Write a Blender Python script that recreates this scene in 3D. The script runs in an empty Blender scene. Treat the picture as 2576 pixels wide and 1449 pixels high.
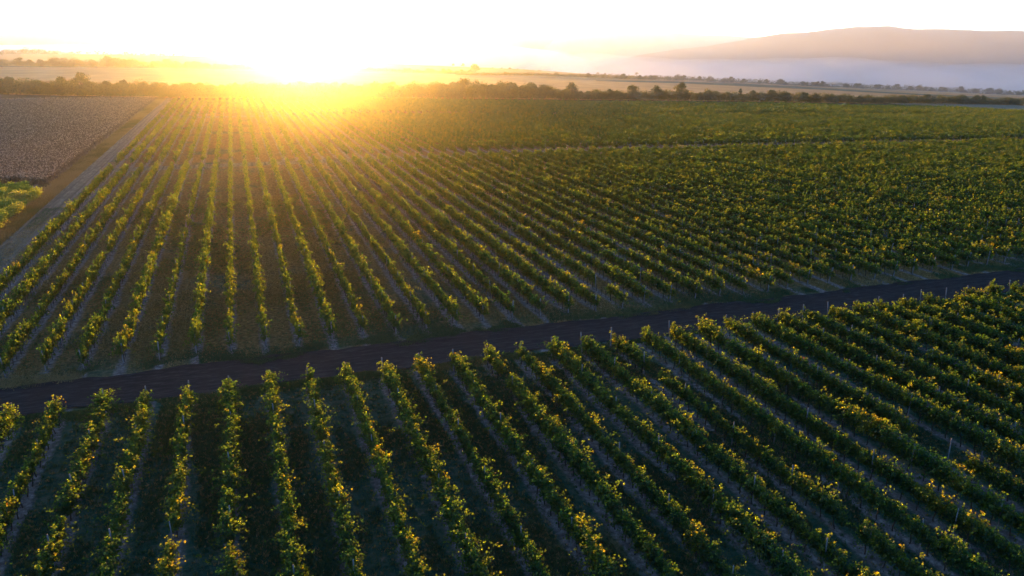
import bpy, math, random
import numpy as np
from mathutils import Vector, Matrix

# ------------------------------------------------------------------ camera
S = bpy.context.scene
COL = S.collection
W_, H_ = 1024.0, 576.0
FPX = 796.5                                   # focal length in pixels of a 1024 wide frame
CAM_H = 27.0                                  # the drone hovers 27 m above the vineyard
PITCH = math.atan((288 - 40) / FPX)           # looks 17 degrees down
HEAD = math.atan(281.5 / (FPX / math.cos(PITCH)))   # and 18.6 degrees right of the vine rows (rows run along +Y)
cam = bpy.data.cameras.new("camera")
cam.sensor_width = 36.0
cam.lens = 36.0 * FPX / W_
cam.clip_start = 0.5
cam.clip_end = 30000.0
cam_o = bpy.data.objects.new("camera", cam)
cam_o.location = (0, 0, CAM_H)
cam_o.rotation_euler = (math.pi / 2 - PITCH, 0, -HEAD)
COL.objects.link(cam_o)
S.camera = cam_o

# ------------------------------------------------------------------ sky, sun, exposure
SUN_AZ, SUN_EL = math.radians(4.6), math.radians(1.28)     # azimuth right of +Y
world = bpy.data.worlds.new("World")
S.world = world
world.use_nodes = True
wn = world.node_tree
for n in list(wn.nodes):
    wn.nodes.remove(n)
sky = wn.nodes.new("ShaderNodeTexSky")
sky.sky_type = 'NISHITA'
sky.sun_disc = False
sky.sun_elevation = SUN_EL
sky.sun_rotation = SUN_AZ
sky.air_density = 0.30
sky.dust_density = 0.3
sky.ozone_density = 1.7
bg = wn.nodes.new("ShaderNodeBackground")
bg.inputs["Strength"].default_value = 0.15
wo = wn.nodes.new("ShaderNodeOutputWorld")
wn.links.new(sky.outputs[0], bg.inputs[0])
wn.links.new(bg.outputs[0], wo.inputs[0])

sl = bpy.data.lights.new("sun", 'SUN')
sl.energy = 3.9
sl.angle = math.radians(0.5)
sl.color = (1.0, .45, .07)
so = bpy.data.objects.new("sun", sl)
sdir = Vector((math.sin(SUN_AZ) * math.cos(SUN_EL), math.cos(SUN_AZ) * math.cos(SUN_EL), math.sin(SUN_EL)))
so.rotation_euler = sdir.to_track_quat('Z', 'Y').to_euler()
so.location = (0, 0, 400)
COL.objects.link(so)

HAZE_DENSITY = 0.82e-4
HAZE_G = 0.95
HAZE_COL = (.94, .97, 1.0)
S.view_settings.view_transform = 'Standard'
S.view_settings.look = 'None'
S.view_settings.exposure = 2.65
S.view_settings.gamma = 1.0
S.view_settings.use_curve_mapping = False
cy = S.cycles
cy.max_bounces = 8
cy.diffuse_bounces = 3
cy.glossy_bounces = 2
cy.transmission_bounces = 4
cy.transparent_max_bounces = 8
cy.volume_bounces = 2
cy.caustics_reflective = False
cy.caustics_refractive = False

# ------------------------------------------------------------------ helpers
rng = np.random.default_rng(7)

def ss(x):
    x = np.clip(x, 0, 1)
    return x * x * (3 - 2 * x)

F3 = np.array([math.sin(HEAD) * math.cos(PITCH), math.cos(HEAD) * math.cos(PITCH), -math.sin(PITCH)])
R3 = np.array([math.cos(HEAD), -math.sin(HEAD), 0.0])
U3 = np.cross(R3, F3)

def plateau(u, v):
    """height of the vineyard plateau: level by the camera, tilting down to the river on the right further out"""
    k = np.interp(v, [0, 72, 192, 320, 420, 870, 1600], [0, 0, .022, .0315, .036, .042, .044])
    u0 = np.interp(v, [0, 192, 320, 420, 870, 1600], [60, 40, 15, 0, -20, -40])
    w = 28.0
    x = (u - u0) / w
    soft = w * np.where(x > 30, x, np.log1p(np.exp(np.minimum(x, 30))))
    return -k * soft

def hit(x, y, fn=plateau):
    """where a sight line from the camera (1288-wide survey sheet: 2576 x 1449) meets the terrain"""
    px, py = x * W_ / 2576.0, y * W_ / 2576.0
    d = F3 + R3 * (px - 512) / FPX + U3 * (288 - py) / FPX
    d = d / math.hypot(d[0], d[1])
    r = np.linspace(20, 4000, 8000)
    z = CAM_H + d[2] * r
    below = z < fn(d[0] * r, d[1] * r)
    i = int(np.argmax(below)) if below.any() else len(r) - 1
    return d[0] * r[i], d[1] * r[i], r[i]

# the plateau's far rim: beyond it the ground drops into the river valley
rim_px = [(-700, 124), (0, 134), (580, 146), (1000, 161), (1300, 174), (1480, 186), (1700, 196), (2000, 213), (2300, 226), (2576, 239), (3200, 262)]
rim = [hit(*p) for p in rim_px]
rim_az = np.array([math.atan2(p[0], p[1]) for p in rim])
rim_r = np.array([p[2] for p in rim]) + np.array([0, 0, 0, 0, 0, 0, 12, 16, 16, 16, 16])
VALLEY = -75.0

def terrain(u, v):
    u = np.asarray(u, float); v = np.asarray(v, float)
    z = plateau(u, v)
    r = np.hypot(u, v); az = np.arctan2(u, v)
    rc = np.interp(az, rim_az, rim_r)
    t = ss((r - rc) / (260 + .22 * rc))
    z = z * (1 - t) + VALLEY * t
    z = z + t * 2.5 * np.sin(u * .004 + 1.3) * np.cos(v * .003)
    far = ss((r - 150) / 400) * (1 - t)
    return z + far * .35 * np.sin(u * .021 + v * .013) * np.sin(v * .017 - u * .006)

def link(name, me, parent=None, loc=None):
    o = bpy.data.objects.new(name, me)
    if parent is not None:
        o.parent = parent
    if loc is not None:
        o.location = loc
    COL.objects.link(o)
    return o

def mesh(name, verts, faces, mat=None, tint=None, smooth=False):
    """verts (N,3), faces (M,k) all of one size k; tint one number per face"""
    verts = np.asarray(verts, np.float32); faces = np.asarray(faces, np.int32)
    me = bpy.data.meshes.new(name)
    n, k = faces.shape
    me.vertices.add(len(verts)); me.vertices.foreach_set("co", verts.ravel())
    me.loops.add(n * k); me.loops.foreach_set("vertex_index", faces.ravel())
    me.polygons.add(n)
    me.polygons.foreach_set("loop_start", np.arange(0, n * k, k, dtype=np.int32))
    me.polygons.foreach_set("loop_total", np.full(n, k, np.int32))
    if smooth:
        me.polygons.foreach_set("use_smooth", np.ones(n, bool))
    if tint is not None:
        a = me.attributes.new("tint", 'FLOAT', 'FACE')
        a.data.foreach_set("value", np.asarray(tint, np.float32))
    me.update(calc_edges=True)
    me.validate()
    if mat is not None:
        me.materials.append(mat)
    return me

def tag(o, label=None, cat=None, group=None, kind=None):
    if label: o["label"] = label
    if cat: o["category"] = cat
    if group: o["group"] = group
    if kind: o["kind"] = kind
    return o

def unit(a):
    return a / np.maximum(np.linalg.norm(a, axis=1, keepdims=True), 1e-9)

def leaf_quads(c, size, g, up=0.35, flat=None):
    """one folded leaf-shaped quad per centre"""
    n = len(c)
    nn = g.normal(size=(n, 3)); nn[:, 2] += up * 2
    nn = unit(nn)
    t = unit(np.cross(nn, g.normal(size=(n, 3))))
    b = np.cross(nn, t)
    s = (np.broadcast_to(size, (n,)) * g.uniform(.7, 1.3, n))[:, None] * .5
    p0 = c - t * s * 1.1 + nn * s * .12
    p1 = c - b * s * .95
    p2 = c + t * s * 1.1 + nn * s * .12
    p3 = c + b * s * .95
    v = np.stack([p0, p1, p2, p3], 1).reshape(-1, 3)
    f = np.arange(n * 4).reshape(n, 4)
    return v, f

def tube(path, radii, sides=6, cap=True):
    path = np.asarray(path, float); V = []; Fc = []
    for i, (p, r) in enumerate(zip(path, radii)):
        d = path[min(i + 1, len(path) - 1)] - path[max(i - 1, 0)]
        d = d / np.linalg.norm(d)
        a = np.cross(d, [0.3, 0.9, 0.1]); a /= np.linalg.norm(a); b = np.cross(d, a)
        for k in range(sides):
            t = 2 * math.pi * k / sides
            V.append(p + r * (math.cos(t) * a + math.sin(t) * b))
    for i in range(len(path) - 1):
        for k in range(sides):
            k2 = (k + 1) % sides
            Fc.append((i * sides + k, i * sides + k2, (i + 1) * sides + k2, (i + 1) * sides + k))
    if cap:
        top = len(V); V.append(path[-1] + (path[-1] - path[-2]) * .03)
        o = (len(path) - 1) * sides
        for k in range(0, sides, 2):
            Fc.append((o + k, o + (k + 1) % sides, o + (k + 2) % sides, top))
    return np.array(V), np.array(Fc)

def merge(parts):
    V = []; Fc = []; n = 0
    for v, f in parts:
        V.append(v); Fc.append(f + n); n += len(v)
    return np.concatenate(V), np.concatenate(Fc)

# ------------------------------------------------------------------ materials
class NT:
    def __init__(self, name):
        self.m = bpy.data.materials.new(name); self.m.use_nodes = True
        self.t = self.m.node_tree; self.t.nodes.clear()
        self.out = self.t.nodes.new("ShaderNodeOutputMaterial")
    def n(self, typ, **kw):
        x = self.t.nodes.new(typ)
        for k, v in kw.items():
            if k.startswith("_"):
                x.inputs[k[1:].replace("_", " ")].default_value = v
            else:
                setattr(x, k, v)
        return x
    def l(self, a, b):
        self.t.links.new(a, b)
    def pos(self):
        if not hasattr(self, "_p"):
            self._p = self.n("ShaderNodeNewGeometry").outputs["Position"]
        return self._p
    def noise(self, scale, detail=4, rough=.55, stretch=None):
        x = self.n("ShaderNodeTexNoise", _Scale=scale, _Detail=detail, _Roughness=rough)
        src = self.pos()
        if stretch:
            mp = self.n("ShaderNodeMapping"); mp.inputs["Scale"].default_value = stretch
            self.l(src, mp.inputs["Vector"]); src = mp.outputs[0]
        self.l(src, x.inputs["Vector"])
        return x.outputs["Fac"]
    def ramp(self, fac, stops):
        r = self.n("ShaderNodeValToRGB")
        e = r.color_ramp.elements
        while len(e) > 1: e.remove(e[-1])
        e[0].position = stops[0][0]; e[0].color = (*stops[0][1], 1) if len(stops[0][1]) == 3 else stops[0][1]
        for p, c in stops[1:]:
            q = e.new(p); q.color = (*c, 1)
        self.l(fac, r.inputs[0])
        return r.outputs[0]
    def mix(self, fac, a, b):
        m = self.n("ShaderNodeMix", data_type='RGBA')
        if isinstance(fac, (int, float)): m.inputs[0].default_value = fac
        else: self.l(fac, m.inputs[0])
        for s, i in ((a, 6), (b, 7)):
            if isinstance(s, tuple): m.inputs[i].default_value = (*s, 1)
            else: self.l(s, m.inputs[i])
        return m.outputs[2]
    def math(self, op, a, b=None, c=None):
        m = self.n("ShaderNodeMath", operation=op)
        for i, s in enumerate((a, b, c)):
            if s is None: continue
            if isinstance(s, (int, float)): m.inputs[i].default_value = s
            else: self.l(s, m.inputs[i])
        return m.outputs[0]
    def surface(self, col, rough=.9, bump=None, bstr=.5, bdist=.05, spec=.2):
        p = self.n("ShaderNodeBsdfPrincipled", _Roughness=rough)
        p.inputs["Specular IOR Level"].default_value = spec
        if isinstance(col, tuple): p.inputs["Base Color"].default_value = (*col, 1)
        else: self.l(col, p.inputs["Base Color"])
        if bump is not None:
            b = self.n("ShaderNodeBump"); b.inputs["Strength"].default_value = bstr; b.inputs["Distance"].default_value = bdist
            self.l(bump, b.inputs["Height"]); self.l(b.outputs[0], p.inputs["Normal"])
        self.l(p.outputs[0], self.out.inputs[0])
        return self.m

def leaf_mat(name, refl, trans, tmix=.5, gloss=.03, vary=0.0):
    m = NT(name)
    a = m.n("ShaderNodeAttribute", attribute_name="tint").outputs["Fac"]
    if vary:      # every tree its own shade of green
        a = m.math('ADD', a, m.math('MULTIPLY_ADD', m.n("ShaderNodeObjectInfo").outputs["Random"], vary, -vary * .45))
    c1 = m.ramp(a, refl)
    c2 = m.ramp(a, trans)
    d = m.n("ShaderNodeBsdfDiffuse"); m.l(c1, d.inputs[0])
    t = m.n("ShaderNodeBsdfTranslucent"); m.l(c2, t.inputs[0])
    x = m.n("ShaderNodeMixShader"); x.inputs[0].default_value = tmix
    m.l(d.outputs[0], x.inputs[1]); m.l(t.outputs[0], x.inputs[2])
    g = m.n("ShaderNodeBsdfGlossy", _Roughness=.45); g.inputs[0].default_value = (.8, .8, .8, 1)
    y = m.n("ShaderNodeMixShader"); y.inputs[0].default_value = gloss
    m.l(x.outputs[0], y.inputs[1]); m.l(g.outputs[0], y.inputs[2])
    m.l(y.outputs[0], m.out.inputs[0])
    return m.m

M_VINE = leaf_mat("vine_leaf",
    [(0, (.004, .032, .022)), (.55, (.008, .044, .026)), (.85, (.05, .085, .016)), (1, (.12, .06, .010))],
    [(0, (.10, .28, .014)), (.45, (.34, .46, .012)), (.62, (.62, .58, .010)), (.85, (.74, .52, .010)), (1, (.60, .24, .008))], .38, .015)
M_TREE = leaf_mat("tree_leaf",
    [(0, (.016, .044, .022)), (.5, (.038, .085, .030)), (1, (.12, .13, .026))],
    [(0, (.07, .10, .012)), (.6, (.14, .15, .015)), (1, (.26, .20, .015))], .4, .02, .7)
M_GRASS = leaf_mat("grass_blade",
    [(0, (.032, .115, .064)), (.5, (.075, .16, .08)), (.8, (.18, .16, .075)), (1, (.42, .32, .16))],
    [(0, (.07, .11, .015)), (.5, (.13, .14, .02)), (.8, (.22, .16, .03)), (1, (.3, .2, .05))], .45, .015)
M_WEED = leaf_mat("weed_leaf",
    [(0, (.12, .25, .05)), (.6, (.22, .30, .055)), (1, (.36, .30, .08))],
    [(0, (.26, .36, .03)), (.6, (.40, .42, .04)), (1, (.36, .26, .05))], .5, .02)
M_FLOWER = leaf_mat("dry_sunflower",
    [(0, (.10, .078, .058)), (.5, (.30, .21, .13)), (1, (.68, .50, .33))],
    [(0, (.08, .06, .03)), (.5, (.16, .11, .05)), (1, (.34, .25, .14))], .3, .01)

def bark():
    m = NT("bark"); return m.surface(m.ramp(m.noise(14, 5), [(.3, (.03, .022, .016)), (.7, (.09, .07, .05))]), .95, m.noise(40, 3), .6, .02)
M_BARK = bark()
def post_mat():
    m = NT("weathered_post"); return m.surface(m.ramp(m.noise(9, 5, stretch=(1, 1, .15)), [(.3, (.13, .12, .11)), (.7, (.30, .28, .26))]), .9, m.noise(60, 2), .3, .01)
M_POST = post_mat()

def vineyard_ground():
    m = NT("vineyard_ground")
    sx = m.n("ShaderNodeSeparateXYZ"); m.l(m.pos(), sx.inputs[0])
    x = sx.outputs[0]
    # distance from the nearest vine row, rows 3 m apart
    d = m.math('PINGPONG', m.math('ADD', x, 2.6 + 300.0), 1.5)
    wob = m.noise(.55, 4, .6, stretch=(1, .35, 1))
    wob2 = m.noise(3.5, 4, .65)
    dd = m.math('ADD', d, m.math('ADD', m.math('MULTIPLY_ADD', wob, 1.1, -.55), m.math('MULTIPLY_ADD', wob2, .7, -.35)))
    strip = m.ramp(dd, [(.22, (1, 1, 1)), (.55, (0, 0, 0))])
    soil = m.ramp(m.noise(2.2, 6, .7), [(.32, (.07, .06, .05)), (.5, (.19, .165, .14)), (.70, (.42, .37, .32))])
    big = m.noise(.09, 4, .6)
    grass = m.ramp(m.noise(1.3, 6, .72), [(.34, (.012, .052, .034)), (.48, (.032, .095, .054)), (.59, (.075, .115, .07)), (.72, (.22, .19, .13))])
    dry = m.ramp(m.noise(2.6, 6, .7), [(.32, (.045, .045, .016)), (.5, (.19, .12, .036)), (.68, (.38, .24, .09))])  # brown dry grass, pushed orange to paint warm glow into the ground
    drier_warm = m.math('ADD', big, m.math('MULTIPLY_ADD', m.ramp(m.math('MULTIPLY', sx.outputs[1], .005), [(.30, (0, 0, 0)), (.38, (1, 1, 1))]), .30, -.16))  # beyond the road more of this dry, glow-tinted ground
    g = m.mix(m.ramp(drier_warm, [(.42, (0, 0, 0)), (.62, (1, 1, 1))]), grass, dry)
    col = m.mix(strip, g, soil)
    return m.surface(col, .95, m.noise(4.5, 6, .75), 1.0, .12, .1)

def road_mat():
    m = NT("dirt_road")
    sx = m.n("ShaderNodeSeparateXYZ"); m.l(m.pos(), sx.inputs[0])
    n1 = m.noise(1.6, 8, .78, stretch=(.35, 1.5, 1))
    col = m.ramp(n1, [(.25, (.012, .012, .0105)), (.5, (.024, .0235, .021)), (.64, (.055, .053, .047)), (.74, (.12, .115, .10))])
    ruts = m.noise(.9, 3, .6, stretch=(.02, 3.2, 1))
    col = m.mix(m.ramp(ruts, [(.52, (0, 0, 0)), (.66, (.5, .5, .5))]), col, (.05, .048, .043))
    return m.surface(col, .95, m.noise(5, 6, .75, stretch=(.5, 1.6, 1)), .8, .06, .1)

def track_mat():
    m = NT("farm_track")
    n1 = m.noise(1.2, 5, .7, stretch=(1.5, .3, 1))
    col = m.ramp(n1, [(.3, (.09, .08, .05)), (.55, (.19, .165, .105)), (.75, (.34, .285, .18))])
    ruts = m.noise(.8, 3, .6, stretch=(2.2, .02, 1))
    col = m.mix(m.ramp(ruts, [(.5, (0, 0, 0)), (.6, (.7, .7, .7))]), col, (.075, .07, .048))
    return m.surface(col, .95, m.noise(5, 5, .7), .8, .08, .1)

def field_mat(name, stops, stripe=None, scale=.05, bstr=.6):
    m = NT(name)
    n1 = m.noise(scale, 5, .6)
    n2 = m.noise(1.1, 5, .75)
    f = m.math('ADD', m.math('MULTIPLY', n1, .55), m.math('MULTIPLY', n2, .45))
    if stripe:
        f = m.math('ADD', m.math('MULTIPLY', f, .6), m.math('MULTIPLY', m.noise(1, 4, .6, stretch=stripe), .4))
    return m.surface(m.ramp(f, stops), .95, m.noise(2.5, 4, .75), bstr, .2, .1)

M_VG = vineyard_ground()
M_ROAD = road_mat()
M_TRACK = track_mat()
M_STUBBLE = field_mat("stubble", [(.33, (.24, .14, .045)), (.5, (.42, .26, .09)), (.66, (.56, .37, .15))], stripe=(.012, .16, 1))
M_GREEN = field_mat("green_field", [(.35, (.07, .085, .03)), (.52, (.12, .125, .05)), (.68, (.20, .18, .08))], stripe=(.01, .12, 1))
M_PASTURE = field_mat("pasture", [(.35, (.045, .05, .026)), (.52, (.08, .075, .04)), (.68, (.14, .12, .07))], scale=.02)
M_FSOIL = field_mat("sunflower_soil", [(.35, (.17, .12, .08)), (.55, (.28, .205, .14)), (.7, (.40, .30, .21))])
M_FALLOW = field_mat("fallow", [(.35, (.14, .12, .06)), (.52, (.24, .20, .11)), (.68, (.34, .28, .16))])
M_HILL = field_mat("hill_woods", [(.36, (.025, .035, .02)), (.5, (.05, .06, .035)), (.66, (.10, .10, .06))], scale=.006, bstr=1)
def water_mat():
    m = NT("river_water"); return m.surface((.02, .03, .03), .08, m.noise(.3, 3), .05, .1, .5)
M_WATER = water_mat()

# ------------------------------------------------------------------ terrain
def grid_obj(name, us, vs, lift, mat, fn=terrain):
    """sheet over the rectangle us x vs"""
    uu, vv = np.meshgrid(us, vs)
    z = fn(uu, vv) + lift
    V = np.stack([uu, vv, z], -1).reshape(-1, 3)
    nu, nv = len(us), len(vs)
    i = np.arange(nv - 1)[:, None] * nu + np.arange(nu - 1)[None]
    Fc = np.stack([i, i + 1, i + 1 + nu, i + nu], -1).reshape(-1, 4)
    return tag(link(name, mesh(name, V, Fc, mat, smooth=True)), kind='structure')

def strip_obj(name, near, far, n, m, lift, mat):
    """sheet between two polylines (same order), n along x m across"""
    def res(pl, k):
        pl = np.array(pl, float)[:, :2]
        s = np.concatenate([[0], np.cumsum(np.hypot(*np.diff(pl, axis=0).T))]); t = np.linspace(0, s[-1], k)
        return np.stack([np.interp(t, s, pl[:, 0]), np.interp(t, s, pl[:, 1])], 1)
    a, b = res(near, n), res(far, n)
    t = np.linspace(0, 1, m)[:, None, None]
    P = a[None] * (1 - t) + b[None] * t
    z = terrain(P[..., 0], P[..., 1]) + lift
    V = np.concatenate([P, z[..., None]], -1).reshape(-1, 3)
    i = np.arange(m - 1)[:, None] * n + np.arange(n - 1)[None]
    Fc = np.stack([i, i + 1, i + 1 + n, i + n], -1).reshape(-1, 4)
    return tag(link(name, mesh(name, V, Fc, mat, smooth=True)), kind='structure')

# base sheet: rings of growing spacing out to the far side of the valley
rr = np.concatenate([np.arange(0, 460, 6.0), np.arange(460, 1500, 14), np.geomspace(1500, 7600, 90)])
aa = np.concatenate([np.linspace(-math.pi, -.8, 30)[:-1], np.linspace(-.8, 1.5, 260), np.linspace(1.5, math.pi, 30)[1:]])
ra, aa2 = np.meshgrid(rr + .5, aa)
gu, gv = ra * np.sin(aa2), ra * np.cos(aa2)
gz = terrain(gu, gv)
n_r = len(rr)
ii = np.arange(len(aa) - 1)[:, None] * n_r + np.arange(n_r - 1)[None]
me = mesh("ground", np.stack([gu, gv, gz - .12], -1).reshape(-1, 3), np.stack([ii, ii + n_r, ii + n_r + 1, ii + 1], -1).reshape(-1, 4), M_PASTURE, smooth=True)
tag(link("ground", me), kind='structure')

ROW0, ROWGAP = -2.6, 3.0
B1 = (20.0, 62.0); B2 = (71.3, 187.6); B3 = (196.2, 315.5); B4 = (325.5, 414.0)
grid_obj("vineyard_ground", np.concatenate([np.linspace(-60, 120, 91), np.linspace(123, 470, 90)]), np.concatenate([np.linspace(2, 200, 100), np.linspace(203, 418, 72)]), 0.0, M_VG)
# the dirt road, dished by wheels and with low ragged shoulders
def road_h(u, v):
    c = np.abs(v - 66.3) / 3.2
    return .03 + .05 * np.exp(-((c - .95) / .12) ** 2) + .03 * np.sin(u * 1.7) * np.exp(-((c - .9) / .2) ** 2)
us = np.linspace(-90, 150, 481)
vs = np.linspace(63.1, 69.5, 22)
uu, vv = np.meshgrid(us, vs)
wob = .22 * np.sin(uu * .31) + .16 * np.sin(uu * .83 + 1) + .08 * np.sin(uu * 2.1)
wob2 = .2 * np.sin(uu * .27 + 2) + .16 * np.sin(uu * .71) + .08 * np.sin(uu * 2.6)
tt = (vv - 63.1) / 6.4
vv2 = vv + wob * (1 - tt) + wob2 * tt
V = np.stack([uu, vv2, terrain(uu, vv2) + road_h(uu, vv)], -1).reshape(-1, 3)
nu = len(us); i = np.arange(len(vs) - 1)[:, None] * nu + np.arange(nu - 1)[None]
tag(link("dirt_road", mesh("dirt_road", V, np.stack([i, i + 1, i + 1 + nu, i + nu], -1).reshape(-1, 4), M_ROAD, smooth=True)), kind='structure')
grid_obj("cross_path", np.linspace(-29, 300, 160), np.linspace(188.9, 194.9, 5), .03, M_TRACK)
grid_obj("cross_path", np.linspace(-29, 460, 200), np.linspace(317, 323.5, 4), .03, M_TRACK)
grid_obj("farm_track", np.linspace(-33.2, -29.6, 10), np.linspace(40, 440, 201), .04, M_TRACK)
FIELD = [hit(x, y) for x, y in ((-500, 474), (0, 472), (125, 468))]
grid_obj("sunflower_field", np.linspace(-420, -36.0, 80), np.linspace(178, 436, 60), .03, M_FSOIL)

belt_near = [hit(x, y) for x, y in ((-700, 234), (0, 238), (420, 246), (700, 248), (1100, 250), (1500, 252), (2000, 258), (2350, 263), (2576, 268), (3000, 279))]
gold_far = [hit(x, y) for x, y in ((-700, 160), (0, 168), (500, 173), (1000, 182), (1500, 194), (1750, 202), (2000, 213), (2300, 226), (2576, 238), (3000, 255))]
green_far = [hit(x, y) for x, y in ((-700, 126), (0, 135), (300, 140), (580, 147), (1000, 162), (1300, 174), (1460, 184))]
gold_near = [(p[0], p[1] + 4, 0) for p in belt_near]
strip_obj("stubble_field", gold_near, gold_far, 140, 50, .10, M_STUBBLE)
gm = [hit(x, y) for x, y in ((-700, 159), (0, 166), (500, 171), (1000, 180), (1300, 187), (1460, 191))]
strip_obj("green_field", gm, green_far, 90, 40, .12, M_GREEN)
strip_obj("fallow_field", [hit(x, y) for x, y in ((2290, 263.5), (2420, 271), (2576, 281), (2900, 300))],
          [hit(x, y) for x, y in ((2200, 259), (2400, 262), (2576, 266), (2900, 276))], 30, 10, .16, M_FALLOW)
# two greener strips left standing in the stubble on the right
strip_obj("green_strip", [hit(x, y) for x, y in ((1780, 206), (2000, 222), (2250, 237), (2576, 254), (2900, 268))],
          [hit(x, y) for x, y in ((1760, 204), (2000, 218), (2250, 232), (2576, 249), (2900, 263))], 60, 5, .2, M_GREEN)
strip_obj("green_strip", [hit(x, y) for x, y in ((1500, 204), (1700, 209), (1950, 221), (2150, 230))],
          [hit(x, y) for x, y in ((1500, 202), (1700, 205), (1950, 216), (2150, 227))], 60, 5, .2, M_GREEN)

# ------------------------------------------------------------------ hills
def hill(name, dist, prof, depth, seed):
    """a ridge with a real body: profile in survey-sheet pixels, at its own distance"""
    g = np.random.default_rng(seed)
    px = np.array(prof, float)
    xs = np.linspace(px[0, 0], px[-1, 0], 700)
    ys = np.interp(xs, px[:, 0], px[:, 1])
    az = HEAD + np.arctan((xs * W_ / 2576 - 512) * math.cos(PITCH) / FPX)
    top = CAM_H + (100 - ys) / 2090.0 * dist
    k = np.ones(9) / 9
    top = np.convolve(np.pad(top, 4, 'edge'), k, 'valid')
    steps = np.linspace(-1, 1, 41)
    V = []
    for s in steps:
        r = dist + s * depth
        prof_s = (1 - abs(s)) ** 1.0
        prof_s = prof_s * prof_s * (3 - 2 * prof_s)
        h = (VALLEY - 6) + (top - VALLEY + 6) * prof_s
        h = h + prof_s * (1 - prof_s) * 26 * np.sin(az * 46 + 3 * s + seed) + np.where(prof_s > .93, 1.0, .35) * prof_s * (g.uniform(0, 1, len(az)) ** 2 * 2.0 + 2.2 * np.sin(az * 140 + 5 * s + 2 * np.sin(s * 9)) * np.sin(s * 17 + az * 31)) + (1 - prof_s) * prof_s * 14 * np.sin(az * 120 + 7 * s)
        V.append(np.stack([r * np.sin(az), r * np.cos(az), h], -1))
    V = np.array(V); n = V.shape[1]
    i = np.arange(len(steps) - 1)[:, None] * n + np.arange(n - 1)[None]
    Fc = np.stack([i, i + 1, i + 1 + n, i + n], -1).reshape(-1, 4)
    return tag(link(name, mesh(name, V.reshape(-1, 3), Fc, M_HILL, smooth=True)), kind='structure')

hill("wooded_hill", 3000, [(1480, 172), (1620, 134), (1740, 119), (1820, 110), (1890, 96), (1960, 87), (2060, 80), (2150, 71), (2225, 70), (2260, 75), (2400, 79), (2576, 83), (2900, 92), (3300, 140), (3400, 170)], 620, 3)
hill("hills", 6500, [(760, 150), (860, 100), (950, 82), (1080, 76), (1300, 77), (1500, 80), (1700, 84), (1850, 91), (2000, 100), (2200, 120), (2300, 160)], 900, 5)
hill("hills", 6500, [(-700, 150), (-400, 100), (-100, 78), (120, 70), (400, 72), (640, 76), (800, 84), (900, 110), (960, 150)], 900, 9)
hill("hills", 5200, [(300, 150), (340, 103), (420, 91), (500, 84), (580, 80), (680, 82), (800, 90), (900, 108), (960, 150)], 500, 12)

# river
rc_ = [hit(x, y, lambda u, v: np.full(np.shape(u), VALLEY + .5)) for x, y in ((1470, 168), (1650, 170), (1560, 175))]
cx, cyv = rc_[2][0], rc_[2][1]
th = np.linspace(0, 2 * math.pi, 49)[:-1]
rad = 1 + .12 * np.sin(3 * th) + .08 * np.sin(5 * th + 1)
ax = np.array([math.cos(.44), -math.sin(.44)]); bx = np.array([math.sin(.44), math.cos(.44)])
P = np.array([cx, cyv]) + (np.cos(th) * rad * 190)[:, None] * ax + (np.sin(th) * rad * 150)[:, None] * bx
me = bpy.data.meshes.new("river_water")
me.from_pydata([(p[0], p[1], VALLEY + 3.2) for p in P], [], [list(range(48))]); me.materials.append(M_WATER)
tag(link("river_water", me), kind='structure')

# ------------------------------------------------------------------ haze and valley fog
def vol_mat(name, dens, g, col):
    m = NT(name)
    p = m.n("ShaderNodeVolumePrincipled")
    p.inputs["Color"].default_value = (*col, 1); p.inputs["Density"].default_value = dens; p.inputs["Anisotropy"].default_value = g
    m.l(p.outputs[0], m.out.inputs["Volume"])
    return m.m

x0, x1, y0, y1, z0, z1 = -8200, 8200, -8200, 8200, VALLEY - 14, 136
V = [(x, y, z) for z in (z0, z1) for x, y in ((x0, y0), (x1, y0), (x1, y1), (x0, y1))]
me = mesh("haze", V, [(3, 2, 1, 0), (4, 5, 6, 7), (0, 1, 5, 4), (1, 2, 6, 5), (2, 3, 7, 6), (3, 0, 4, 7)], vol_mat("haze", HAZE_DENSITY, HAZE_G, (HAZE_COL)))
tag(link("haze", me), kind='stuff', label="thin morning haze over the whole plain", cat="haze")

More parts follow.
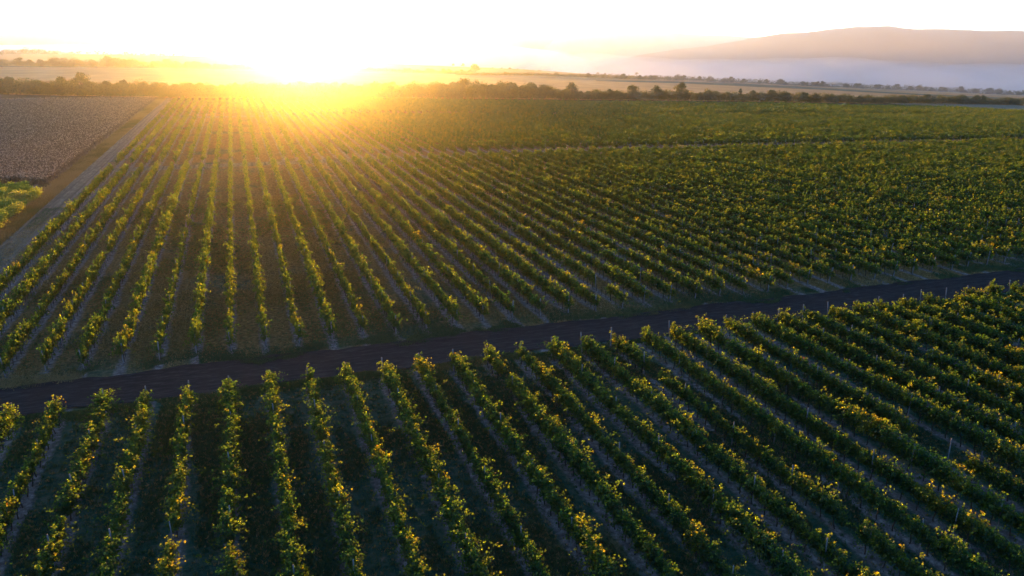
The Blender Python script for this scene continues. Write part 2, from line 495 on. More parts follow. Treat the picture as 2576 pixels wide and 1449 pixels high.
def fog(name, x_lo, x_hi, r0, r1, top_pts, dens, seed, label):
    g = np.random.default_rng(seed)
    xs = np.linspace(x_lo, x_hi, 110)
    az = HEAD + np.arctan((xs * W_ / 2576 - 512) * math.cos(PITCH) / FPX)
    rs = np.linspace(r0, r1, 46)
    tp = np.interp(xs, [p[0] for p in top_pts], [p[1] for p in top_pts])
    A, Rr = np.meshgrid(az, rs)
    wave = np.zeros_like(A)
    for o in range(5):
        fq = 2.0 ** o
        wave += np.sin(A * 22 * fq + g.uniform(0, 6)) * np.sin(Rr * .0022 * fq + g.uniform(0, 6)) / fq
    e = np.minimum(ss((A - az[0]) / .08), ss((az[-1] - A) / .08)) * np.minimum(ss((Rr - r0) / 500), ss((r1 - Rr) / 500))
    zb = VALLEY - 8
    zt = zb + (tp[None] - zb + wave * 5.5) * (.02 + .98 * e)
    X, Y = Rr * np.sin(A), Rr * np.cos(A)
    n, m_ = len(az), len(rs)
    V = np.concatenate([np.stack([X, Y, zt], -1).reshape(-1, 3), np.stack([X, Y, np.full_like(X, zb)], -1).reshape(-1, 3)])
    i = np.arange(m_ - 1)[:, None] * n + np.arange(n - 1)[None]
    top = np.stack([i, i + 1, i + 1 + n, i + n], -1).reshape(-1, 4)
    k = n * m_
    Fc = [top, top[:, ::-1] + k]
    b = list(range(n)) + [n * j + n - 1 for j in range(1, m_)] + [n * (m_ - 1) + j for j in range(n - 2, -1, -1)] + [n * j for j in range(m_ - 2, 0, -1)]
    b = np.array(b); c = np.roll(b, -1)
    Fc.append(np.stack([b, b + k, c + k, c], -1))
    me = mesh(name, V, np.concatenate(Fc), vol_mat(name, dens, .25, (.86, .95, 1)), smooth=True)
    return tag(link(name, me), kind='stuff', label=label, cat="fog")
fog("fog_bank", -900, 1560, 2000, 4300, [(-900, 14), (300, 12), (700, 10), (1000, 4), (1280, 4), (1420, -14), (1560, -40)], 1.3e-3, 4, "white fog bank lying in the river valley before the hills")
fog("fog_bank", 1250, 3500, 760, 2650, [(1250, 20), (1500, 46), (2000, 60), (3500, 64)], 3.2e-4, 15, "pale mist veiling the valley and the wooded hill on the right")
fog("fog_bank", 1300, 3300, 640, 2900, [(1300, -12), (1700, -18), (2200, -24), (3300, -28)], 1.0e-3, 8, "thin low mist on the valley floor below the wooded hill")

# ------------------------------------------------------------------ vines
def gen_row(L, g, shoots, per, leaf, gaps=(), step=1.25, gap_p=.02, jit=.07, vv=.10):
    """foliage of one trellised vine row along +Y from 0 to L"""
    ys = np.arange(.3, L, step)
    n = len(ys)
    vig = np.clip(1 + g.normal(0, vv, n), .5, 1.4)
    lowf = np.interp(ys, np.linspace(0, L, max(4, int(L / 6))), g.normal(1, .10, max(4, int(L / 6))))
    vig *= lowf
    keep = g.uniform(size=n) > gap_p
    for a, b in gaps:
        keep &= ~((ys > a) & (ys < b))
    ys, vig = ys[keep], vig[keep]
    n = len(ys)
    lean = np.interp(ys, np.linspace(0, L, max(4, int(L / 5))), g.normal(0, .07, max(4, int(L / 5))))
    k = np.maximum((shoots * vig).astype(int), 3)
    iv = np.repeat(np.arange(n), k)
    m = len(iv)
    vg = vig[iv]
    long_ = g.uniform(size=m) < .13
    y0 = ys[iv] + g.uniform(-.7, .7, m)
    zz0 = .80 + g.uniform(-.16, .16, m)
    rise = g.uniform(.12, 1.12, m) * vg * np.where(long_, 1.38, 1)
    side = g.normal(0, .32, m) * vg * np.where(long_, 2.1, 1)
    side += lean[iv]
    dyy = g.normal(0, .22, m)
    droop = np.abs(side) * g.uniform(.3, 1.0, m)
    it = np.repeat(np.arange(m), per)
    t = g.uniform(.05, 1.0, len(it))
    p = np.stack([side[it] * t ** 1.2 + lean[iv][it] * .4,
                  y0[it] + dyy[it] * t,
                  zz0[it] + rise[it] * np.sin(t * 1.75) - droop[it] * t ** 2.2], 1)
    p += g.normal(0, jit, p.shape)
    p[:, 2] = np.maximum(p[:, 2], .38)
    v, f = leaf_quads(p, leaf, g, .3)
    base = np.repeat(np.clip(g.normal(.32, .12, n), 0, .8), k)[it]
    tint = np.clip(base + g.normal(0, .11, len(it)) + (g.uniform(size=len(it)) < .006) * .4, 0, 1)
    return v, f, tint, ys

def post_mesh(h, r, seed):
    v, f = tube([(0, 0, -.15), (0, 0, .6), (.004, .003, h - .03), (.004, .003, h)], [r, r, r * .92, r * .78], 6)
    return mesh("post", v, f, M_POST)
POSTS = [post_mesh(1.98, .042, 0), post_mesh(1.85, .038, 1), post_mesh(2.08, .045, 2)]
ENDPOST = post_mesh(1.95, .06, 3)

def trunk_vf(g, h=.95):
    n = 5
    p = np.zeros((n, 3)); p[:, 2] = np.linspace(-.05, h, n)
    p[1:, 0] += np.cumsum(g.normal(0, .035, n - 1)); p[1:, 1] += np.cumsum(g.normal(0, .05, n - 1))
    r = np.linspace(.045, .022, n)
    v, f = tube(p, r, 5)
    a = tube([p[-2], p[-2] + (0, .3, .16), p[-2] + (0, .6, .18)], [.02, .016, .012], 4)
    b = tube([p[-2], p[-2] + (0, -.3, .16), p[-2] + (0, -.6, .18)], [.02, .016, .012], 4)
    return merge([(v, f), a, b])
TRUNKS = [mesh("trunk", *trunk_vf(np.random.default_rng(60 + i)), M_BARK) for i in range(6)]

ORD = ["first", "second", "third", "fourth", "fifth", "sixth", "seventh", "eighth", "ninth", "tenth", "eleventh", "twelfth",
       "thirteenth", "fourteenth", "fifteenth", "sixteenth", "seventeenth", "eighteenth", "nineteenth"]
TENS = ["", "", "twenty", "thirty", "forty", "fifty", "sixty", "seventy", "eighty", "ninety"]
TENTH = ["", "", "twentieth", "thirtieth", "fortieth", "fiftieth", "sixtieth", "seventieth", "eightieth", "ninetieth"]
def ordw(n):
    if n < 20: return ORD[n - 1]
    if n < 100:
        return TENTH[n // 10] if n % 10 == 0 else TENS[n // 10] + "-" + ORD[n % 10 - 1]
    return "hundredth" if n == 100 else "hundred-and-" + ordw(n - 100)

def row_root(u, v0, v1, label, group):
    o = bpy.data.objects.new("vine_row", None)
    o.empty_display_size = .5
    za, zb = float(terrain(u, v0)), float(terrain(u, v1))
    o.location = (u, v0, za)
    o.rotation_euler = (math.atan2(zb - za, v1 - v0), 0, 0)
    COL.objects.link(o)
    return tag(o, label, "vine row", group)

def add_part(name, me, root, loc, rot=(0, 0, 0), scale=(1, 1, 1)):
    o = bpy.data.objects.new(name, me)
    o.parent = root; o.location = loc; o.rotation_euler = rot; o.scale = scale
    COL.objects.link(o)
    return o

pr = random.Random(5)
# ---- near block: every row its own vines, trunks and posts
ks1 = list(range(-5, 30))
for n, k in enumerate(ks1):
    u = ROW0 + ROWGAP * k
    v0 = B1[0] + (4 if k > 8 else 8) + (6 if k < 0 else 0) - (6 if k > 14 else 0)
    v1 = B1[1] - pr.uniform(0, .9)
    L = v1 - v0
    g = np.random.default_rng(1000 + k)
    gaps = []
    if k == 11: gaps = [(L - 9.5, L - 6.8)]
    if k == 15: gaps = [(L - 27, L - 22.5)]
    if k == 7: gaps = [(L - 5.6, L - 3.4)]
    if k == -1: gaps = [(L - 21, L - 19.4)]
    if k == 19: gaps = [(L - 34, L - 31)]
    if k == 22: gaps = [(L - 14, L - 12)]
    v, f, t, vines = gen_row(L, g, 44, 22, .125, gaps)
    feature = "with a bare gap and exposed post" if k in (11, 15) else ("with a gap near the road end" if k == 7 else "reaching the dirt road")
    root = row_root(u, v0, v1, "vine row %s, %s from left in near block" % (feature, ordw(n + 1)), "vine rows in front of the dirt road")
    add_part("foliage", mesh("foliage", v, f, M_VINE, t), root, (0, 0, 0), (0, 0, 0), (pr.uniform(.86, 1.16), 1, pr.uniform(.92, 1.07)))
    for y in vines:
        add_part("trunk", TRUNKS[pr.randrange(6)], root, (pr.uniform(-.05, .05), y, 0), (0, 0, pr.choice((0, math.pi))), (1, 1, pr.uniform(.9, 1.05)))
    y = L - .15
    add_part("post", ENDPOST, root, (0, y, 0), (-pr.uniform(.02, .14), pr.uniform(-.05, .05), 0))
    y -= 6.5
    while y > 0:
        add_part("post", POSTS[pr.randrange(3)], root, (pr.uniform(-.06, .06), y, 0), (pr.uniform(-.04, .04), pr.uniform(-.05, .05), pr.uniform(0, 3)))
        y -= 6.5

# ---- second block, behind the dirt road
L2 = B2[1] - B2[0]
def trunk_line(L, g, step=1.25):
    out = []
    for y in np.arange(.3, L, step):
        x = g.normal(0, .04); a = g.normal(0, .05); b = g.normal(0, .08)
        out.append(tube([(x, y, -.1), (x + a, y + b, .9)], [.04, .025], 4, cap=False))
    return merge(out)
var2 = []
for i in range(10):
    g = np.random.default_rng(2000 + i)
    v, f, t, _ = gen_row(L2, g, 26, 17, .17, (), gap_p=.02, jit=.07, vv=.14)
    var2.append((mesh("foliage", v, f, M_VINE, t), mesh("trunk", *trunk_line(L2, g), M_BARK)))
special = {}
for k, gp in ((-2, [(48, 53), (56, 61)]), (-5, [(36, 39.5), (8.5, 10.5)]), (9, [(7, 8.5)]), (13, [(3.2, 6.8)]), (4, [(70, 72)])):
    g = np.random.default_rng(2100 + k)
    v, f, t, _ = gen_row(L2, g, 26 if k != -2 else 12, 17, .17, gp, gap_p=.02, jit=.07)
    special[k] = mesh("foliage", v, f, M_VINE, t)
ks2 = list(range(-8, 82))
for n, k in enumerate(ks2):
    u = ROW0 + ROWGAP * k
    v0 = B2[0] + pr.uniform(0, 1.1)
    fo, tr = var2[pr.randrange(10)]
    what = "vine row in the block beyond the dirt road"
    if k == -2: what = "thin vine row with dead gaps and bare posts beyond the dirt road"
    if k == -5: what = "vine row broken by two gaps beyond the dirt road"
    if k == -8: what = "vine row along the left farm track beyond the dirt road"
    if k == 13: what = "vine row with a detached bush at its road end"
    root = row_root(u, v0, v0 + L2, "%s, %s from left" % (what, ordw(n + 1)), "vine rows between the dirt road and the first path")
    add_part("foliage", special.get(k, fo), root, (0, 0, 0), (0, 0, 0), (pr.choice((-1, 1)) * pr.uniform(.66, .98), 1, pr.uniform(.94, 1.12)))
    tag(add_part("trunk", tr, root, (0, 0, 0)), kind='stuff')
    add_part("post", ENDPOST, root, (0, .15, 0), (pr.uniform(.03, .2), pr.uniform(-.06, .06), 0))
    ypos = [7, 14, 21, 28, 42, 56] if k < 40 else [7, 14]
    if k == -2: ypos += [49, 50.6, 52.3, 57, 59.5]
    for y in ypos:
        add_part("post", POSTS[pr.randrange(3)], root, (pr.uniform(-.1, .1), y + pr.uniform(-.2, .2), 0), (pr.uniform(-.05, .05), pr.uniform(-.08, .08), pr.uniform(0, 3)))
    add_part("post", ENDPOST, root, (0, L2 - .1, 0), (-pr.uniform(.0, .12), pr.uniform(-.06, .06), 0))

# ---- third block
L3 = B3[1] - B3[0]
var3 = []
for i in range(8):
    g = np.random.default_rng(3000 + i)
    v, f, t, _ = gen_row(L3, g, 17, 13, .24, (), gap_p=.02, jit=.07, vv=.2)
    var3.append(mesh("foliage", v, f, M_VINE, t))
ks3 = list(range(-8, 136))
for n, k in enumerate(ks3):
    u = ROW0 + ROWGAP * k
    v0 = B3[0] + pr.uniform(0, 1.0)
    side = "%s from the left" % ordw(n + 1)
    root = row_root(u, v0, v0 + L3, "vine row between the two cross paths, %s" % side, "vine rows between the two cross paths")
    add_part("foliage", var3[pr.randrange(8)], root, (0, 0, 0), (0, 0, 0), (pr.choice((-1, 1)) * pr.uniform(.66, .98), 1, pr.uniform(.94, 1.12)))
    add_part("post", ENDPOST, root, (0, .1, 0), (pr.uniform(.0, .15), pr.uniform(-.06, .06), 0))

# ---- fourth block: the rows that show largest as rows, the rest as one mass
L4 = B4[1] - B4[0]
var4 = []; raw4 = []
for i in range(6):
    g = np.random.default_rng(4000 + i)
    v, f, t, _ = gen_row(L4, g, 11, 10, .33, (), gap_p=.015, jit=.08, vv=.26)
    raw4.append((v, f, t)); var4.append(mesh("foliage", v, f, M_VINE, t))
ks4 = list(range(-8, 23))
for n, k in enumerate(ks4):
    u = ROW0 + ROWGAP * k
    v0 = B4[0] + pr.uniform(0, 1.0)
    root = row_root(u, v0, v0 + L4, "vine row in farthest block before the trees, %s from left" % ordw(n + 1), "vine rows behind the second cross path")
    add_part("foliage", var4[pr.randrange(6)], root, (0, 0, 0))
Vs, Fs, Ts, cnt = [], [], [], 0
for k in range(23, 150):
    u = ROW0 + ROWGAP * k
    v, f, t = raw4[pr.randrange(6)]
    w = v.copy(); w[:, 0] += u; w[:, 1] += B4[0] + pr.uniform(0, 1.0)
    w[:, 2] += terrain(np.full(len(w), u), w[:, 1])
    Vs.append(w); Fs.append(f + cnt); Ts.append(t); cnt += len(w)
tag(link("vine_rows_far_off", mesh("vine_rows_far_off", np.concatenate(Vs), np.concatenate(Fs), M_VINE, np.concatenate(Ts))),
    "mass of distant vine rows in the farthest block right of the glow", "vineyard", kind='stuff')

# ------------------------------------------------------------------ grass and weeds
def tufts(name, P, h, g, tint, mat, label, cat, blades=4, width=.035, spread=.12):
    n = len(P)
    q = np.repeat(np.arange(n), blades)
    m = len(q)
    base = P[q] + np.concatenate([g.normal(0, spread, (m, 2)), np.zeros((m, 1))], 1)
    hh = (np.broadcast_to(h, (n,))[q]) * g.uniform(.5, 1.2, m)
    a = g.uniform(0, 2 * math.pi, m)
    lean = g.normal(0, .45, (m, 2))
    wv = np.stack([np.cos(a), np.sin(a), np.zeros(m)], 1) * (width * g.uniform(.6, 1.4, m))[:, None]
    tip = base + np.concatenate([lean * hh[:, None], hh[:, None]], 1)
    V = np.stack([base - wv, base + wv, tip], 1).reshape(-1, 3)
    tt = np.clip(np.broadcast_to(tint, (n,))[q] + g.normal(0, .1, m), 0, 1)
    return tag(link(name, mesh(name, V, np.arange(m * 3).reshape(m, 3), mat, tt)), label, cat, kind='stuff')

def vnoise(x, y, seed):
    g = np.random.default_rng(seed); s = np.zeros_like(x)
    for o in range(4):
        f = 2.0 ** o
        for _ in range(3):
            a = g.uniform(0, 6.28)
            s += np.sin((x * math.cos(a) + y * math.sin(a)) * .35 * f + g.uniform(0, 6.28)) / f
    return s

g = np.random.default_rng(77)
def scatter_rows(n, u0, u1, v0, v1):
    u = g.uniform(u0, u1, n); v = g.uniform(v0, v1, n)
    d = np.abs((u - ROW0 + 1.5) % 3.0 - 1.5)
    dens = np.clip((d - .35 + .25 * vnoise(u * 2, v * .7, 3)) / .35, .04, 1) * np.clip(.65 + .4 * vnoise(u, v, 5), .12, 1)
    k = g.uniform(size=n) < dens
    u, v = u[k], v[k]
    z = terrain(u, v)
    tint = np.clip(.36 + .25 * vnoise(u * .6, v * .3, 9) + g.normal(0, .12, len(u)), 0, 1)
    return np.stack([u, v, z], 1), tint
P, t = scatter_rows(300000, -24, 70, 21, 63)
tufts("grass", P, .13, g, .62 * t, M_GRASS, "short patchy grass between the near vine rows", "grass", 4, .03, .14)
P, t = scatter_rows(45000, -24, 70, 21, 63)
tufts("straw", P, .15, g, .88 + .1 * t, M_GRASS, "dry straw-coloured grass clumps speckling the near alleys", "dry grass", 6, .045, .05)
P, t = scatter_rows(60000, -24, 70, 21, 63)
tufts("green_tufts", P, .20, g, .35 * t, M_GRASS, "fresh green grass clumps scattered in the near alleys", "grass", 7, .045, .06)
P, t = scatter_rows(240000, -32, 110, 69.8, 150)
tufts("grass", P, .16, g, np.clip(t + .3, 0, 1), M_GRASS, "short dry grass, warm glow in its tint, between vine rows beyond the dirt road", "grass", 3, .05, .2)  # dry tint raised, so the blades carry some painted warm glow too
# verges of the dirt road
n = 60000
u = g.uniform(-40, 120, n); e = g.uniform(size=n) < .5
v = np.where(e, 69.35 + np.abs(g.normal(0, 1.5, n)) + .4 * vnoise(u * 2, u * 0, 61), 63.15 - np.abs(g.normal(0, .8, n)) + .3 * vnoise(u * 2, u * 0, 62))
k = vnoise(u * 1.5, v, 21) > -.6
P = np.stack([u, v, terrain(u, v)], 1)[k]
tufts("verge_grass", P, .13, g, np.clip(.22 + .22 * vnoise(u, v, 23), 0, 1)[k], M_GRASS, "ragged green grass along both edges of the dirt road", "grass", 5, .04, .15)
# dry grass between track and sunflowers, and on the track's crown
n = 90000
v = g.uniform(90, 436, n)
u = -33.0 - np.abs(g.normal(0, 1.0, n)) * 1.2
P = np.stack([u, v, terrain(u, v)], 1)
tufts("dry_grass", P, .38, g, .93 + .1 * vnoise(u, v * .4, 31), M_GRASS, "tall dry golden grass strip beside the left farm track", "grass", 4, .05, .2)
# weeds
n = 60000
u = g.uniform(-62, -35.2, n); v = g.uniform(112, 178, n)
lim = 176 + 2.5 * np.sin(u * .9) - 1.1 * np.maximum(0, u + 44)
k = (v < lim) & (u < -35.6 - .4 * np.sin(v * .5))
u, v = u[k], v[k]
hz = (.95 + .22 * vnoise(u * 3.2, v * 3.2, 41)).clip(.35, 1.6) * g.uniform(.6, 1.25, len(u))
c = np.stack([u, v, terrain(u, v)], 1)
cc = np.repeat(c, 6, 0); hh = np.repeat(hz, 6)
cc = cc + np.stack([g.normal(0, .3, len(cc)), g.normal(0, .3, len(cc)), g.uniform(.1, 1, len(cc)) * hh], 1)
vv_, ff_ = leaf_quads(cc, .19, g, .1)
tag(link("weeds", mesh("weeds", vv_, ff_, M_WEED, np.clip(np.repeat(.35 + .25 * vnoise(u * .8, v * .8, 43), 6) + g.normal(0, .1, len(cc)), 0, 1))),
    "tall green weeds at the near end of the sunflower field", "weeds", kind='stuff')
# dead sunflowers: stalk, hanging leaves and pale nodding head
n = 170000
r_ = g.uniform(0, 1, n)
v = 176 + 258 * r_ ** 1.25
u = -36.6 - g.uniform(0, 1, n) * (60 + (v - 100) * .62)
v = v + .6 * np.sin(u * .9)
v = np.where(v < 177 + 2 * np.sin(u * .7), v + 6, v)
u = np.round(u / .72) * .72 + g.normal(0, .13, n)
k = (u < -36.3)
u, v = u[k], v[k]; n = len(u)
z = terrain(u, v); h = g.uniform(1.1, 1.65, n)
st_a = g.uniform(0, 3.14, n); w = np.stack([np.cos(st_a), np.sin(st_a), np.zeros(n)], 1) * .03
b = np.stack([u, v, z], 1); tp = b + np.stack([g.normal(0, .08, n), g.normal(0, .08, n), h], 1)
V1 = np.stack([b - w, b + w, tp + w * .7, tp - w * .7], 1).reshape(-1, 3)
hd, _ = leaf_quads(tp + np.stack([g.normal(0, .06, n), -np.abs(g.normal(.1, .05, n)), np.zeros(n)], 1), .21, g, .55)
lf, _ = leaf_quads(b + np.stack([g.normal(0, .16, n), g.normal(0, .16, n), h * g.uniform(.3, .8, n)], 1), .34, g, .0)
V = np.concatenate([V1, hd, lf]); Fc = np.arange(len(V)).reshape(-1, 4)
T = np.concatenate([np.full(n, .3), np.clip(g.normal(.85, .15, n), .4, 1), np.clip(g.normal(.3, .15, n), 0, 1)])
tag(link("sunflowers", mesh("sunflowers", V, Fc, M_FLOWER, T)), "dried brown sunflowers with pale drooping heads left of the track", "sunflowers", kind='stuff')

# ------------------------------------------------------------------ trees
def tree_meshes(seed, h, w, leaf, n_leaf, shape):
    g = np.random.default_rng(seed)
    th = h * (.22 if shape != 'bush' else .08)
    parts = [tube([(0, 0, -.3), (g.normal(0, .1), g.normal(0, .1), th), (g.normal(0, .3), g.normal(0, .3), h * .6), (g.normal(0, .4), g.normal(0, .4), h * .85)],
                  [.03 * h, .024 * h, .014 * h, .005 * h], 6)]
    clumps = []
    nc = 16 if shape == 'bush' else 20
    for i in range(nc):
        a = g.uniform(0, 6.28); zf = g.uniform(.12 if shape == 'bush' else .3, .97)
        env = {'round': math.sin(min(1, zf * .95 + .1) * math.pi) ** .5, 'tall': (1 - zf) ** .45 * .75 + .12, 'bush': math.sqrt(max(.06, 1 - zf * zf))}[shape]
        rr_ = w * .5 * env * g.uniform(.25, 1.0)
        c = np.array([math.cos(a) * rr_, math.sin(a) * rr_, h * zf])
        clumps.append((c, w * g.uniform(.13, .24)))
        if i % 2 == 0:
            parts.append(tube([(0, 0, max(th * .7, c[2] * .45)), (c[0] * .5, c[1] * .5, c[2] * .8), tuple(c)], [.012 * h, .008 * h, .003 * h], 4))
    cs = []
    for c, r in clumps:
        m = int(n_leaf / nc)
        d = unit(g.normal(size=(m, 3))) * (r * g.uniform(.35, 1.12, m) ** .7)[:, None]
        d[:, 2] *= .8
        cs.append(c + d)
    p = np.concatenate(cs); p[:, 2] = np.maximum(p[:, 2], .15)
    v, f = leaf_quads(p, leaf, g, .25)
    tn = np.repeat(np.clip(g.normal(.4, .18, nc), 0, 1), int(n_leaf / nc)) + g.normal(0, .12, len(p))
    tv, tf = merge(parts)
    return mesh("trunk", tv, tf, M_BARK), mesh("crown", v, f, M_TREE, np.clip(tn, 0, 1))

KINDS = {
    'round': [tree_meshes(10 + i, 8.0, 7.0 + .5 * i, .34, 2600, 'round') for i in range(5)],
    'tall': [tree_meshes(20 + i, 9.0, 4.0 + .6 * i, .32, 2000, 'tall') for i in range(4)],
    'bush': [tree_meshes(30 + i, 5.0, 6.5 + .5 * i, .32, 2400, 'bush') for i in range(5)],
}
def tree(kind, u, v, sc, label, group, name="tree", sxy=1.0, idx=None):
    tm, cm = KINDS[kind][pr.randrange(len(KINDS[kind])) if idx is None else idx]
    o = bpy.data.objects.new(name, None); o.empty_display_size = 1
    o.location = (u, v, float(terrain(u, v))); o.rotation_euler = (0, 0, pr.uniform(0, 6.28)); o.scale = (sc * sxy, sc * sxy, sc)
    COL.objects.link(o)
    tag(o, label, "tree" if name != "bush" else "bush", group)
    a = bpy.data.objects.new("trunk", tm); a.parent = o; COL.objects.link(a)
    b = bpy.data.objects.new("crown", cm); b.parent = o; COL.objects.link(b)
    return o

def along(pts, x):
    xs = [p[0] for p in pts]
    return None
def base_at(tbl, x):
    y = np.interp(x, [p[0] for p in tbl], [p[1] for p in tbl])
    return hit(x, y)
BELT = [(-60, 236), (420, 245), (700, 247), (1100, 249), (1500, 251), (2000, 257), (2350, 262), (2576, 267), (2640, 269)]
# height of the belt's crest along it, metres
BH = lambda x: np.interp(x, [0, 200, 420, 700, 1000, 1150, 1250, 1360, 1420, 1500, 1750, 2000, 2300, 2576], [7.4, 7.8, 7.2, 7.4, 8.0, 8.8, 9.4, 8.6, 5.6, 5.8, 6.2, 6.6, 6.2, 5.8])
nt = 0
xs_ = np.linspace(-40, 2620, 165)
for i, x in enumerate(xs_):
    x = x + pr.uniform(-22, 22)
    u, v, r = base_at(BELT, x)
    du, dv = u / r, v / r
    off = pr.uniform(4, 16)
    hgt = float(BH(x)) * pr.choice([pr.uniform(.5, .8), pr.uniform(.6, .9), pr.uniform(.75, .95), pr.uniform(.7, 1.05)])
    kind = pr.choice(['round', 'bush', 'bush', 'bush', 'tall'] if x < 1000 or x > 1450 else ['bush', 'bush', 'round'])
    h0 = {'round': 8.0, 'tall': 9.0, 'bush': 5.0}[kind]
    nt += 1
    where = "in the glowing belt" if x < 1000 else ("in the dense thicket" if x < 1420 else "in the thin belt")
    tree(kind, u + du * off, v + dv * off, hgt / h0, "%s %s tree %s behind vineyard, %s from left" % (
        "hazy" if x < 1000 else "dark green", {'round': "round-crowned", 'tall': "slender", 'bush': "bushy"}[kind], where, ordw(nt)), "trees of the belt behind the vineyard",
        sxy=pr.uniform(.9, 1.25) if kind != 'bush' else pr.uniform(.85, 1.1))
# taller trees that stand out of the belt
for x, hgt, kind, lab in ((210, 10.6, 'round', "tall dark tree rising above the left end of the belt"), (1437, 9.0, 'round', "dark round tree standing free beside the thicket's right end"),
                          (1590, 8.6, 'round', "dark round tree above the yellowish bushes of the belt"), (1712, 10.5, 'round', "broad dark tree, tallest of the right belt"),
                          (1650, 8.2, 'round', "pale green rounded tree left of the broad dark one"), (1860, 8.0, 'tall', "small pointed tree above the right belt"),
                          (1940, 7.6, 'round', "dark tree before the striped stubble on the right")):
    u, v, r = base_at(BELT, x); off = 9
    tree(kind, u + u / r * off, v + v / r * off, hgt / {'round': 8.0, 'tall': 9.0}[kind], lab, "trees of the belt behind the vineyard")
# undergrowth closing the belt
cs = []; hs = []
for x in np.linspace(-60, 2640, 1100):
    u, v, r = base_at(BELT, x)
    for j in range(3):
        off = pr.uniform(2, 15); cs.append((u + u / r * off + pr.uniform(-.6, .6), v + v / r * off)); hs.append(float(BH(x)) * (.82 + .12 * math.sin(x * .031) * math.sin(x * .0117 + 1) + .10 * math.sin(x * .11)) * pr.uniform(.6, 1.15))
cs = np.array(cs); hs = np.array(hs)
m = 80
cc = np.repeat(np.c_[cs, terrain(cs[:, 0], cs[:, 1])], m, 0); hh = np.repeat(hs, m)
cc = cc + np.stack([g.normal(0, .9, len(cc)), g.normal(0, .9, len(cc)), g.uniform(.0, 1, len(cc)) ** .8 * hh], 1)
v_, f_ = leaf_quads(cc, .42, g, .2)
tag(link("undergrowth", mesh("undergrowth", v_, f_, M_TREE, np.clip(np.repeat(g.normal(.5, .18, len(cs)), m) + g.normal(0, .1, len(cc)), 0, 1))),
    "dense bushes filling the belt under its trees", "undergrowth", kind='stuff')

# second tree line beyond the stubble on the right, and the hedge on the left
LINE2 = [(1150, 188), (1300, 190), (1500, 196), (1750, 204), (2000, 215), (2300, 228), (2576, 241), (2640, 244)]
nt = 0
for x in np.linspace(1215, 2620, 74):
    x += pr.uniform(-20, 20); u, v, r = base_at(LINE2, x); off = pr.uniform(2, 14); nt += 1
    hgt = float(np.interp(x, [1200, 1400, 1600, 1800, 2100, 2576], [3.5, 4.2, 6.5, 7.2, 6.5, 6.8])) * pr.uniform(.55, 1.0)
    kind = pr.choice(['bush', 'bush', 'bush', 'round'])
    tree(kind, u + u / r * off, v + v / r * off, hgt / {'round': 8.0, 'bush': 5.0}[kind], "grey hazy %s tree in line beyond stubble, %s from left" % (
        "round" if kind == 'round' else "bushy", ordw(nt)), "trees of the far line beyond the stubble field", sxy=1.15)
LINE3 = [(-60, 166), (0, 167), (500, 172), (700, 176), (1000, 181), (1200, 186)]
nt = 0
for x in np.linspace(-20, 1180, 58):
    x += pr.uniform(-9, 9); u, v, r = base_at(LINE3, x); off = pr.uniform(2, 20); nt += 1
    hgt = float(np.interp(x, [0, 300, 560, 700, 900, 1180], [7.5, 7.0, 5.0, 3.6, 3.6, 4.0])) * pr.uniform(.7, 1.2)
    tree('bush', u + u / r * off, v + v / r * off, hgt / 5.0, "faint bush in hedge between stubble and green field, %s from left" % ordw(nt), "bushes of the hedge beyond the stubble field", name="bush", sxy=1.3)
def thicket(name, tbl, x0, x1, n, hf, dep, m, leaf, label):
    cs = []
    for x in np.linspace(x0, x1, n):
        u, v, r = base_at(tbl, x)
        for j in range(2):
            off = pr.uniform(1, dep); cs.append((u + u / r * off, v + v / r * off, hf(x) * (1.0 + .15 * math.sin(x * .05) * math.sin(x * .017)) * pr.uniform(.45, 1.05)))
    cs = np.array(cs)
    cc = np.repeat(np.c_[cs[:, :2], terrain(cs[:, 0], cs[:, 1])], m, 0); hh = np.repeat(cs[:, 2], m)
    cc = cc + np.stack([g.normal(0, 1.3, len(cc)), g.normal(0, 1.3, len(cc)), g.uniform(0, 1, len(cc)) ** .8 * hh], 1)
    v_, f_ = leaf_quads(cc, leaf, g, .2)
    tag(link(name, mesh(name, v_, f_, M_TREE, np.clip(np.repeat(g.normal(.42, .15, len(cs)), m) + g.normal(0, .1, len(cc)), 0, 1))), label, "undergrowth", kind='stuff')
thicket("undergrowth", LINE2, 1150, 2640, 420, lambda x: np.interp(x, [1150, 1400, 1600, 1800, 2100, 2576], [3.0, 4.0, 5.8, 6.4, 6.0, 6.2]), 14, 30, .8, "scrub closing the far tree line beyond the stubble on the right")
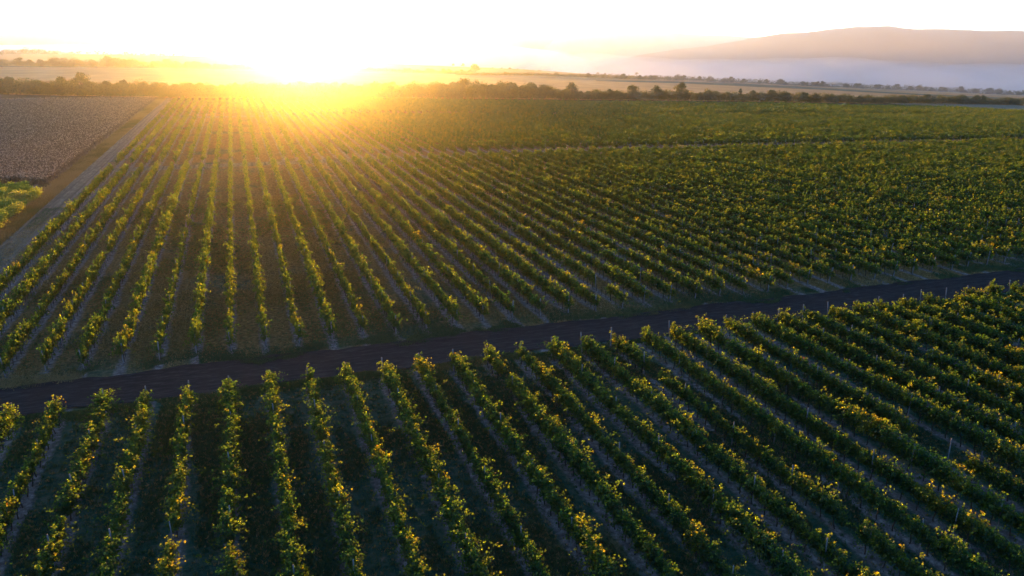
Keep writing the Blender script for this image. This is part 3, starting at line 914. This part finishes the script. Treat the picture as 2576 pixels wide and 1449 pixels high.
thicket("undergrowth", LINE3, -40, 1190, 300, lambda x: np.interp(x, [0, 300, 560, 700, 900, 1180], [6.5, 6.0, 4.5, 3.4, 3.4, 3.6]), 20, 24, .9, "scrub filling the left hedge between stubble and green field")
for x, y, hgt, kind, lab in ((270, 170, 11.5, 'round', "faint round tree rising from the left hedge beyond the stubble"),
                             (168, 168, 9.5, 'tall', "faint pointed tree in the left hedge beyond the stubble"),
                             (1195, 184, 12.0, 'round', "lone large round tree at the far edge of the stubble")):
    u, v, r = hit(x, y)
    tree(kind, u, v, hgt / {'round': 8.0, 'tall': 9.0}[kind], lab, "lone trees beyond the stubble field", sxy=1.1)
nt = 0
for x, y, hgt in ((1140, 167, 5), (1165, 168, 5.5), (1240, 168, 7), (1262, 169, 6.5), (1283, 170, 7), (1300, 170.5, 7.5), (1318, 171.5, 7), (1342, 173, 7), (1356, 174, 7), (1395, 176, 7), (1418, 177.5, 6.5), (1433, 178, 9), (1457, 179, 9.5), (1486, 182, 6), (1504, 184, 6), (1522, 185, 4.5), (1602, 190, 5.5)):
    u, v, r = hit(x, y); nt += 1
    tree('round', u, v, hgt / 8.0, "tiny dark tree on rim before the fog, %s from left" % ordw(nt), "small trees on the rim before the fog", sxy=1.1)
# ghostly trees and scrub half drowned in the fog on the left
cs = []
for x in np.linspace(-60, 700, 240):
    az = HEAD + math.atan((x * W_ / 2576 - 512) * math.cos(PITCH) / FPX)
    r = 1900 + pr.uniform(-30, 60) + 150 * math.sin(x * .01)
    big = pr.random() < .10
    cs.append((r * math.sin(az), r * math.cos(az), pr.uniform(10, 17) if big else pr.uniform(5, 9)))
cs = np.array(cs); m = 80
zb = terrain(cs[:, 0], cs[:, 1])
cc = np.repeat(np.c_[cs[:, :2], zb], m, 0); hh = np.repeat(cs[:, 2], m)
cc = cc + np.stack([g.normal(0, 3.0, len(cc)), g.normal(0, 3.0, len(cc)), g.uniform(0, 1, len(cc)) * hh], 1)
v_, f_ = leaf_quads(cc, 1.6, g, .2)
tag(link("misty_scrub", mesh("misty_scrub", v_, f_, M_TREE, np.clip(g.normal(.4, .15, len(cc)), 0, 1))), "ghostly scrub and trees fading into the fog on the left", "scrub", kind='stuff')
